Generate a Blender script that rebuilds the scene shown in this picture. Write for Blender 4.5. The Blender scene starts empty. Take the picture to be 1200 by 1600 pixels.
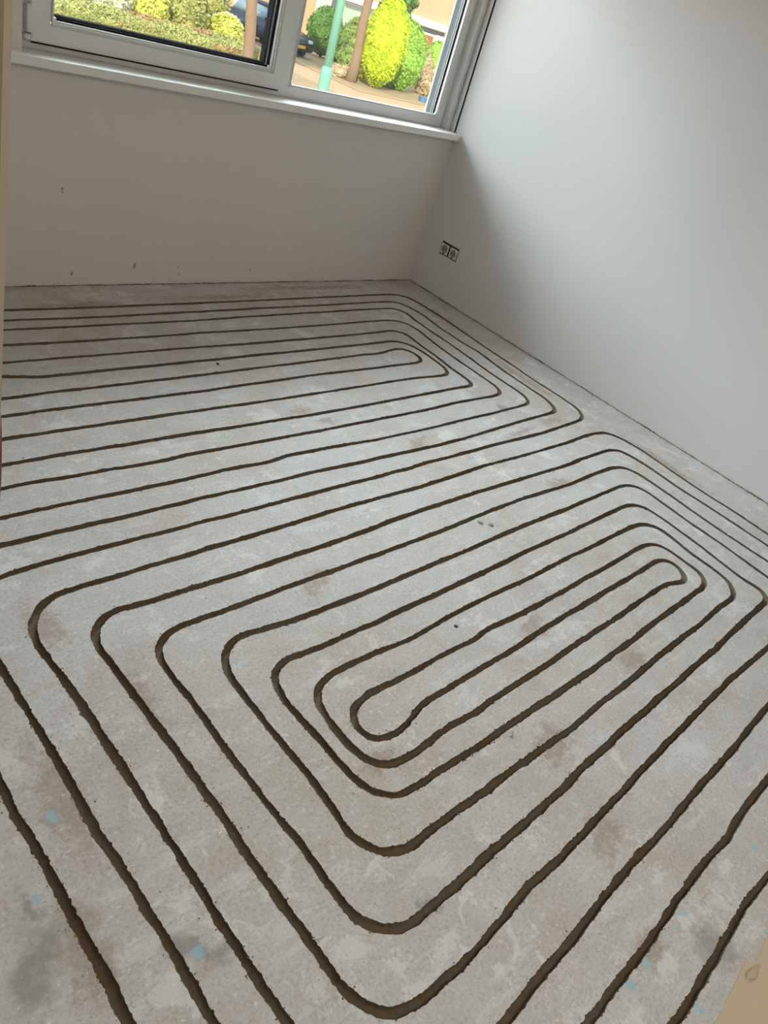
import bpy, bmesh, math, random
import numpy as np
from mathutils import Vector, Matrix, noise
from mathutils.geometry import delaunay_2d_cdt

random.seed(7); rng = np.random.default_rng(7)
S = bpy.context.scene
C = S.collection
PI = math.pi

# ------------------------------------------------------------------ camera
cam_d = bpy.data.cameras.new('camera'); cam = bpy.data.objects.new('camera', cam_d); C.objects.link(cam)
cam_d.sensor_fit = 'VERTICAL'; cam_d.sensor_height = 36.0; cam_d.lens = 1179.506/1600*36.0
cam_d.clip_start = 0.05; cam_d.clip_end = 400
right = Vector((0.70262977, -0.65467496, 0.27876892))
down = Vector((-0.21974218, -0.57226445, -0.79008023))
fwd = Vector((0.67677528, 0.4938766, -0.54594974))
M = Matrix((( right.x, -down.x, -fwd.x), (right.y, -down.y, -fwd.y), (right.z, -down.z, -fwd.z))).to_4x4()
M.translation = Vector((-3.9233503, -3.30743861, 1.5))
cam.matrix_world = M
S.camera = cam

# ------------------------------------------------------------------ light
def area(name, loc, target, sx, sy, power, col, spread=PI):
    l = bpy.data.lights.new(name, 'AREA'); l.shape = 'RECTANGLE'; l.size = sx; l.size_y = sy
    l.energy = power; l.color = col; l.spread = spread
    o = bpy.data.objects.new(name, l); C.objects.link(o); o.location = loc
    o.rotation_euler = (Vector(target)-Vector(loc)).to_track_quat('-Z', 'Y').to_euler()
    return o
area('sky_fill_light', (0.6, 7.5, 6.0), (-1.4, 0.0, 1.4), 21.0, 5.5, 8600, (0.86, 0.92, 1.0))  # added lamp above the window view, boosts daylight indoors without brightening the garden
area('warm_fill_light', (-3.2, -4.1, 2.45), (-2.2, -2.4, 0.3), 1.4, 0.6, 27, (1.0, 0.86, 0.70))  # added warm fill behind the camera, no visible lamp there
sun_d = bpy.data.lights.new('sun', 'SUN'); sun_d.energy = 6.2; sun_d.angle = math.radians(1.2); sun_d.color = (1.0, 0.86, 0.62)
sun = bpy.data.objects.new('sun', sun_d); C.objects.link(sun)
sun.rotation_euler = Vector((0.62, 0.62, -0.48)).to_track_quat('-Z', 'Y').to_euler()
world = bpy.data.worlds.new('sky'); S.world = world; world.use_nodes = True
wn = world.node_tree.nodes; wn['Background'].inputs[0].default_value = (0.80, 0.88, 1.0, 1); wn['Background'].inputs[1].default_value = 2.1
S.view_settings.view_transform = 'Standard'; S.view_settings.look = 'None'
S.view_settings.exposure = 0.0; S.view_settings.gamma = 1.0; S.view_settings.use_curve_mapping = False

# ------------------------------------------------------------------ node helpers
class NT:
    def __init__(s, name):
        s.m = bpy.data.materials.new(name); s.m.use_nodes = True
        s.t = s.m.node_tree; s.n = s.t.nodes; s.b = s.n['Principled BSDF']; s._c = None
    def L(s, a, b): s.t.links.new(a, b)
    def coord(s):
        if s._c is None: s._c = s.n.new('ShaderNodeNewGeometry').outputs['Position']
        return s._c
    def noise(s, scale, detail=4, rough=.5, vec=None, dist=0.0, col=False):
        n = s.n.new('ShaderNodeTexNoise'); n.inputs['Scale'].default_value = scale; n.inputs['Detail'].default_value = detail
        n.inputs['Roughness'].default_value = rough; n.inputs['Distortion'].default_value = dist
        s.L(vec if vec is not None else s.coord(), n.inputs['Vector'])
        return n.outputs['Color' if col else 'Fac']
    def ramp(s, fac, stops, interp='LINEAR'):
        r = s.n.new('ShaderNodeValToRGB'); r.color_ramp.interpolation = interp
        e = r.color_ramp.elements
        while len(e) < len(stops): e.new(0.5)
        for k, (p, c) in enumerate(stops):
            e[k].position = p; e[k].color = (c, c, c, 1) if isinstance(c, (int, float)) else (*c, 1)
        s.L(fac, r.inputs[0]); return r.outputs[0]
    def mix(s, fac, a, b):
        n = s.n.new('ShaderNodeMix'); n.data_type = 'RGBA'
        for i, v in ((0, fac), (6, a), (7, b)):
            if isinstance(v, (int, float)): n.inputs[i].default_value = v
            elif isinstance(v, tuple): n.inputs[i].default_value = (*v, 1)
            else: s.L(v, n.inputs[i])
        return n.outputs[2]
    def math(s, op, a, b=0.0, c=0.0, clamp=False):
        n = s.n.new('ShaderNodeMath'); n.operation = op; n.use_clamp = clamp
        for i, v in enumerate((a, b, c)):
            if isinstance(v, (int, float)): n.inputs[i].default_value = v
            else: s.L(v, n.inputs[i])
        return n.outputs[0]
    def mapping(s, vec, scale=(1, 1, 1), loc=(0, 0, 0), rot=(0, 0, 0), typ='POINT'):
        n = s.n.new('ShaderNodeMapping'); n.vector_type = typ
        n.inputs['Location'].default_value = loc; n.inputs['Rotation'].default_value = rot; n.inputs['Scale'].default_value = scale
        s.L(vec, n.inputs[0]); return n.outputs[0]
    def bump(s, h, strength=.3, dist=.002):
        n = s.n.new('ShaderNodeBump'); n.inputs['Strength'].default_value = strength; n.inputs['Distance'].default_value = dist
        s.L(h, n.inputs['Height']); s.L(n.outputs[0], s.b.inputs['Normal'])
    def col(s, v):
        if isinstance(v, tuple): s.b.inputs['Base Color'].default_value = (*v, 1)
        else: s.L(v, s.b.inputs['Base Color'])
    def rough(s, v): s.b.inputs['Roughness'].default_value = v
    def blobs(s, vec, lst):
        # union of soft ellipses (x, y, rx, ry, angle in degrees): each a stain with its own place on the slab
        out = None
        for x, y, rx, ry, a in lst:
            m = s.mapping(vec, (rx, ry, 1e3), (x, y, 0), (0, 0, math.radians(a)), 'TEXTURE')
            n = s.n.new('ShaderNodeVectorMath'); n.operation = 'LENGTH'; s.L(m, n.inputs[0])
            v = s.math('SUBTRACT', 1.35, n.outputs['Value'], clamp=True)
            out = v if out is None else s.math('MAXIMUM', out, v)
        return out

def simple(name, col, rough=.5, metal=0.0, var=0.0, scale=20, bump=0.0, spec=.5):
    t = NT(name); t.rough(rough); t.b.inputs['Metallic'].default_value = metal
    t.b.inputs['Specular IOR Level'].default_value = spec
    if var > 0:
        f = t.noise(scale, 3); t.col(t.mix(f, tuple(c*(1-var) for c in col), tuple(min(1, c*(1+var)) for c in col)))
        if bump > 0: t.bump(f, bump)
    else: t.col(col)
    return t.m

# ------------------------------------------------------------------ mesh helpers
def obj(name, me_or_bm, mat, parent=None, smooth=False):
    if isinstance(me_or_bm, bmesh.types.BMesh):
        me = bpy.data.meshes.new(name); me_or_bm.to_mesh(me); me_or_bm.free()
    else: me = me_or_bm
    me.name = name
    if mat: me.materials.append(mat)
    if smooth: me.polygons.foreach_set('use_smooth', [True]*len(me.polygons))
    o = bpy.data.objects.new(name, me); C.objects.link(o)
    if parent: o.parent = parent; o.matrix_parent_inverse = Matrix.Translation(-Vector(parent.location))
    return o
def pyd(v, f):
    me = bpy.data.meshes.new('m'); me.from_pydata(v, [], f); me.update(); return me
def box(bm, x0, x1, y0, y1, z0, z1, bev=0.0, seg=2):
    r = bmesh.ops.create_cube(bm, size=1.0)
    vs = r['verts']
    for v in vs:
        v.co = Vector((x0 if v.co.x < 0 else x1, y0 if v.co.y < 0 else y1, z0 if v.co.z < 0 else z1))
    if bev > 0:
        es = list({e for v in vs for e in v.link_edges})
        bmesh.ops.bevel(bm, geom=es, offset=bev, segments=seg, affect='EDGES', profile=.5)
def boxes(lst, bev=0.0):
    bm = bmesh.new()
    for b in lst: box(bm, *b, bev=bev)
    return bm
def ring(x0, x1, z0, z1, w, y0, y1, bev=.002):
    """rectangular mitred frame in the x-z plane, outer size given, members w wide (w may be l,r,b,t)"""
    if not isinstance(w, tuple): w = (w,)*4
    bm = bmesh.new()
    o = [(x0, z0), (x1, z0), (x1, z1), (x0, z1)]
    i = [(x0+w[0], z0+w[2]), (x1-w[1], z0+w[2]), (x1-w[1], z1-w[3]), (x0+w[0], z1-w[3])]
    V = {}
    for k in range(4):
        for nm, p in (('o', o), ('i', i)):
            for yy, t in ((y0, 'f'), (y1, 'b')): V[nm+t+str(k)] = bm.verts.new((p[k][0], yy, p[k][1]))
    for k in range(4):
        n = (k+1) % 4; g = lambda a, j: V[a+str(j)]
        bm.faces.new((g('of', k), g('of', n), g('if', n), g('if', k)))
        bm.faces.new((g('ob', n), g('ob', k), g('ib', k), g('ib', n)))
        bm.faces.new((g('of', n), g('of', k), g('ob', k), g('ob', n)))
        bm.faces.new((g('if', k), g('if', n), g('ib', n), g('ib', k)))
    bmesh.ops.recalc_face_normals(bm, faces=bm.faces)
    if bev: bmesh.ops.bevel(bm, geom=[e for e in bm.edges if len(e.link_faces) == 2 and e.calc_face_angle(0) > .5], offset=bev, segments=2, affect='EDGES')
    return bm
def tube(pts, r, seg=12, cap=True):
    """tube through pts, r a number or a list"""
    pts = [Vector(p) for p in pts]; n = len(pts); rr = r if isinstance(r, (list, tuple)) else [r]*n
    bm = bmesh.new(); rings = []; up = Vector((.13, .97, .2)).normalized()
    for k in range(n):
        d = (pts[min(k+1, n-1)]-pts[max(k-1, 0)]).normalized()
        a = d.cross(up); a = a.normalized() if a.length > 1e-4 else d.orthogonal().normalized(); b = d.cross(a)
        rings.append([bm.verts.new(pts[k]+(a*math.cos(t)+b*math.sin(t))*rr[k]) for t in (2*PI*j/seg for j in range(seg))])
    for A, B in zip(rings, rings[1:]):
        for j in range(seg): bm.faces.new((A[j], A[(j+1) % seg], B[(j+1) % seg], B[j]))
    if cap: bm.faces.new(rings[0]); bm.faces.new(rings[-1])
    bmesh.ops.recalc_face_normals(bm, faces=bm.faces)
    return bm
def empty(name, loc): 
    o = bpy.data.objects.new(name, None); C.objects.link(o); o.location = loc; o.empty_display_size = .1
    return o
def tag(o, label=None, cat=None, group=None, kind=None):
    for k, v in (('label', label), ('category', cat), ('group', group), ('kind', kind)):
        if v: o[k] = v
    return o

# ------------------------------------------------------------------ materials
def concrete():
    t = NT('concrete_screed'); P = t.coord()
    warp = t.noise(14, 6, .72, col=True)
    vs = t.n.new('ShaderNodeVectorMath'); vs.operation = 'MULTIPLY_ADD'
    t.L(warp, vs.inputs[0]); vs.inputs[1].default_value = (.15, .15, 0); t.L(P, vs.inputs[2])
    Q = t.mapping(vs.outputs[0], loc=(-.075, -.075, 0))
    big = t.noise(1.3, 5, .6, dist=.4); mid = t.noise(7, 7, .68, dist=.3); fine = t.noise(120, 8, .75); grit = t.noise(420, 3, .6)
    base = t.mix(t.ramp(big, [(.38, 0.0), (.60, 1.0)]), (.465, .422, .372), (.520, .512, .512))
    base = t.mix(t.ramp(mid, [(.36, 0.0), (.66, .8)]), base, (.570, .558, .540))
    base = t.mix(t.ramp(t.noise(3.7, 8, .72, dist=.5), [(.50, 0.0), (.68, .50)]), base, (.42, .345, .285))
    base = t.mix(t.ramp(t.noise(5.3, 7, .7), [(.56, 0.0), (.66, .35)]), base, (.40, .43, .44))
    base = t.mix(t.ramp(fine, [(.36, .50), (.50, 0.0)]), base, (.27, .225, .18))
    base = t.mix(t.ramp(fine, [(.54, 0.0), (.66, .35)]), base, (.62, .605, .58))
    # old whitish plaster and paint residue with broken edges
    w1 = t.ramp(t.math('ADD', t.noise(5.0, 9, .76, dist=.3), t.math('MULTIPLY', fine, .16)), [(.635, 0.0), (.690, 1.0)])
    base = t.mix(t.math('MULTIPLY', w1, .55), base, (.68, .675, .665))
    sm1 = t.ramp(t.noise(5.5, 6, .7, vec=t.mapping(P, (.8, 3.0, 1), rot=(0, 0, .12))), [(.57, 0.0), (.62, .38)])
    base = t.mix(sm1, base, (.66, .665, .68))
    sm2 = t.ramp(t.noise(4.5, 7, .75, vec=t.mapping(P, (1.0, 2.6, 1), loc=(7, 3, 0), rot=(0, 0, -.2))), [(.58, 0.0), (.66, .42)])
    base = t.mix(sm2, base, (.40, .335, .28))
    w2 = t.ramp(t.noise(32, 6, .7), [(.59, 0.0), (.66, 1.0)])
    base = t.mix(t.math('MULTIPLY', w2, .50), base, (.71, .70, .69))
    dk = t.ramp(t.noise(48, 6, .75), [(.63, 0.0), (.70, .45)])
    base = t.mix(dk, base, (.27, .215, .165))
    sm = t.math('ADD', t.blobs(Q, WHITE), t.math('MULTIPLY', t.math('SUBTRACT', t.noise(60, 4, .7), .5), .9))
    base = t.mix(t.math('MULTIPLY', t.ramp(sm, [(.40, 0.0), (.80, 1.0)]), .66), base, (.66, .66, .645))
    br = t.math('ADD', t.blobs(Q, BROWN), t.math('MULTIPLY', t.math('SUBTRACT', t.noise(40, 7, .8), .5), 3.0))
    base = t.mix(t.math('MULTIPLY', t.ramp(br, [(.30, 0.0), (.95, 1.0)]), .55), base, (.30, .215, .15))
    gr = t.math('ADD', t.blobs(Q, GREY), t.math('MULTIPLY', t.math('SUBTRACT', t.noise(30, 7, .8), .5), 2.4))
    base = t.mix(t.math('MULTIPLY', t.ramp(gr, [(.30, 0.0), (.95, 1.0)]), .6), base, (.20, .195, .185))
    bl = t.math('ADD', t.blobs(P, BLUE), t.math('MULTIPLY', t.math('SUBTRACT', t.noise(90, 4, .7), .5), 1.2))
    base = t.mix(t.math('MULTIPLY', t.ramp(bl, [(.45, 0.0), (.75, 1.0)]), .75), base, (.30, .50, .58))
    # trowel streaks running both ways
    st = t.noise(18, 3, .6, vec=t.mapping(P, (1.0, 14.0, 1)))
    base = t.mix(t.ramp(st, [(.62, 0.0), (.74, .30)]), base, (.33, .30, .27))
    st2 = t.noise(18, 3, .6, vec=t.mapping(P, (14.0, 1.0, 1)))
    base = t.mix(t.ramp(st2, [(.66, 0.0), (.76, .25)]), base, (.36, .34, .32))
    base = t.mix(t.ramp(grit, [(.60, 0.0), (.72, .35)]), base, (.20, .17, .145))
    base = t.mix(t.ramp(t.noise(120, 2, .5), [(.69, 0.0), (.73, .6)]), base, (.78, .77, .74))
    t.col(base); t.rough(.75); t.b.inputs['Specular IOR Level'].default_value = .2
    h = t.math('ADD', t.math('MULTIPLY', fine, .6), t.math('MULTIPLY', mid, .8))
    t.bump(h, .5, .004)
    return t.m
WHITE = [(-3.47,-2.88,.03,.05,20),(-3.45,-2.93,.02,.03,0),(-3.17,-3.03,.035,.05,60),(-3.09,-3.11,.03,.02,10),(-3.10,-3.16,.045,.016,-20),(-3.0,-2.92,.04,.012,-10),
 (-2.99,-2.95,.01,.03,30),(-3.2,-2.98,.012,.012,0),(-2.9,-3.10,.012,.045,-30),(-2.98,-3.13,.05,.018,40),(-2.97,-3.17,.03,.012,10),(-2.86,-3.22,.05,.012,60),(-2.93,-3.24,.035,.014,-50),
 (-2.84,-3.28,.04,.010,70),(-2.88,-3.10,.02,.012,10),(-2.43,-3.33,.03,.015,10),(-2.23,-3.44,.03,.03,0),(-2.46,-3.45,.05,.02,30),(-2.60,-3.47,.05,.03,0),(-2.78,-3.47,.05,.03,20),
 (-2.12,-.11,.05,.035,0),(-2.7,-2.04,.05,.03,0),(-3.08,-1.8,.06,.03,20),(-1.4,-.62,.05,.10,30),(-1.1,-.42,.04,.10,35),(-1.9,-.75,.06,.08,0),(-.95,-1.9,.03,.05,0),(-.72,-2.62,.05,.03,50),
 (-.62,-2.3,.03,.06,0),(-1.75,-.47,.07,.04,30),(-1.35,-1.62,.08,.05,10),(-2.73,-2.5,.04,.02,0),(-3.3,-2.55,.02,.02,0),(-2.2,-3.1,.04,.02,30)]
BROWN = [(-1.92,-1.27,.07,.04,0),(-1.86,-1.36,.05,.03,0),(-.91,-1.72,.16,.03,5),(-.62,-1.70,.10,.04,0),(-1.55,-1.62,.10,.04,20),(-3.30,-1.98,.05,.10,10),(-3.20,-2.3,.04,.12,0),(-2.34,-2.95,.10,.06,20),
 (-2.6,-3.42,.07,.04,0),(-2.45,-3.20,.10,.05,30),(-2.80,-2.73,.08,.03,0),(-2.0,-2.62,.10,.04,20),(-1.8,-2.9,.08,.05,0),(-3.56,-2.75,.05,.12,0),(-3.47,-2.45,.05,.2,0),(-2.4,-.20,.25,.03,0),(-1.6,-.16,.4,.03,0),
 (-.25,-.55,.05,.3,0),(-.35,-1.3,.04,.3,0),(-.28,-2.2,.05,.3,0),(-1.1,-2.1,.1,.05,0),(-2.55,-2.15,.10,.04,30),(-.9,-.08,.5,.03,0)]
GREY = [(-3.64,-2.72,.05,.10,-30),(-3.60,-2.62,.02,.04,0),(-3.40,-2.85,.03,.07,30),(-2.95,-3.05,.03,.03,0),(-2.46,-3.51,.06,.05,0),(-.80,-1.52,.04,.05,0)]
BLUE = [(-2.64,-3.43,.014,.018,30),(-2.71,-3.43,.013,.018,10),(-2.38,-3.40,.010,.012,0),(-2.49,-3.525,.009,.010,0),(-2.62,-3.555,.014,.016,0),(-2.455,-3.43,.02,.009,-30),(-2.50,-3.40,.010,.012,0),(-2.50,-3.44,.008,.008,0),
 (-3.59,-2.61,.010,.014,0),(-3.40,-2.86,.016,.016,0),(-2.10,-3.47,.02,.010,40),(-2.93,-3.30,.012,.008,0),(-3.5,-2.47,.012,.02,0),(-2.42,-3.12,.01,.01,0)]
M_floor = concrete()
def groove_mat():
    t = NT('cut_screed_dust')
    f = t.noise(60, 5, .7); b = t.noise(3.0, 3)
    c = t.mix(f, (.105, .078, .050), (.215, .168, .112))
    c = t.mix(t.ramp(b, [(.40, 0.0), (.62, .45)]), c, (.20, .182, .15))
    c = t.mix(t.ramp(t.noise(150, 3, .6), [(.62, 0.0), (.70, .6)]), c, (.08, .06, .04))
    t.col(c); t.rough(.95); t.b.inputs['Specular IOR Level'].default_value = .1
    t.bump(f, .8, .004); return t.m
M_groove = groove_mat()
def plaster(name, col, spots=()):
    t = NT(name); f = t.noise(2.2, 4, .5); g = t.noise(45, 4, .6)
    c = t.mix(f, tuple(x*.97 for x in col), col)
    c = t.mix(t.ramp(g, [(.62, 0.0), (.80, .10)]), c, tuple(x*.7 for x in col))
    if spots:
        v = None
        for (x, y, z, r) in spots:
            m = t.mapping(t.coord(), (r, r, r*1.8), (x, y, z), (0, .2, 0), 'TEXTURE')
            n = t.n.new('ShaderNodeVectorMath'); n.operation = 'LENGTH'; t.L(m, n.inputs[0])
            q = t.math('SUBTRACT', 1.2, n.outputs['Value'], clamp=True); v = q if v is None else t.math('MAXIMUM', v, q)
        v = t.math('ADD', v, t.math('MULTIPLY', t.math('SUBTRACT', t.noise(160, 3), .5), .9))
        c = t.mix(t.ramp(v, [(.25, 0.0), (.7, .75)]), c, (.20, .15, .11))
    # grimy splash band right above the screed
    z = t.n.new('ShaderNodeSeparateXYZ'); t.L(t.coord(), z.inputs[0])
    k = t.math('ADD', t.math('MULTIPLY', z.outputs[2], -28.0), t.math('MULTIPLY', t.noise(16, 5, .75), 1.5))
    c = t.mix(t.ramp(k, [(.35, 0.0), (1.1, .55)]), c, (.36, .28, .20))
    t.col(c); t.rough(.75); t.b.inputs['Specular IOR Level'].default_value = .3
    t.bump(t.noise(12, 4, .5), .12, .004); return t.m
M_wall = plaster('matt_white_wall_paint', (.685, .678, .675))
M_wallb = plaster('matt_white_wall_paint_warm_shade', (.675, .635, .58), [(-2.392, 0, .439, .006), (-2.39, 0, .425, .004), (-2.33, 0, .06, .008), (-2.02, 0, .098, .010), (-1.78, 0, .09, .005), (-1.77, 0, .05, .004), (-1.33, 0, .075, .005)])  # M_wall's paint with the window wall's warm shade put into the colour
M_masonry = simple('rough_brown_masonry', (.10, .075, .05), .95, var=.5, scale=40, bump=.6, spec=.1)
M_ceiling = simple('white_ceiling_paint', (.78, .77, .74), .8, var=.03)
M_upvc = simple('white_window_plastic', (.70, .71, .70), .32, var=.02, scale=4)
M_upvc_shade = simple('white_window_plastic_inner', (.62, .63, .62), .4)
M_sill = simple('white_sill_board', (.76, .755, .73), .45, var=.02, scale=3)
M_rubber = simple('black_rubber_gasket', (.012, .013, .015), 1.0, spec=.02)
M_spacer = simple('aluminium_spacer', (.55, .55, .53), .35, .7)
M_bluepaint = simple('pale_blue_paint', (.80, .87, .94), .5)
def glass():
    t = NT('window_glass'); t.n.remove(t.b); out = t.n['Material Output']
    tr = t.n.new('ShaderNodeBsdfTransparent'); tr.inputs[0].default_value = (.95, .97, .96, 1)
    gl = t.n.new('ShaderNodeBsdfGlossy'); gl.inputs['Roughness'].default_value = .02
    lw = t.n.new('ShaderNodeLayerWeight'); lw.inputs[0].default_value = .5; fr = t.math('MULTIPLY_ADD', t.math('POWER', lw.outputs['Facing'], 5.0), .9, .03)
    mx = t.n.new('ShaderNodeMixShader'); t.L(fr, mx.inputs[0]); t.L(tr.outputs[0], mx.inputs[1]); t.L(gl.outputs[0], mx.inputs[2])
    t.L(mx.outputs[0], out.inputs[0]); return t.m
M_glass = glass()

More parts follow.
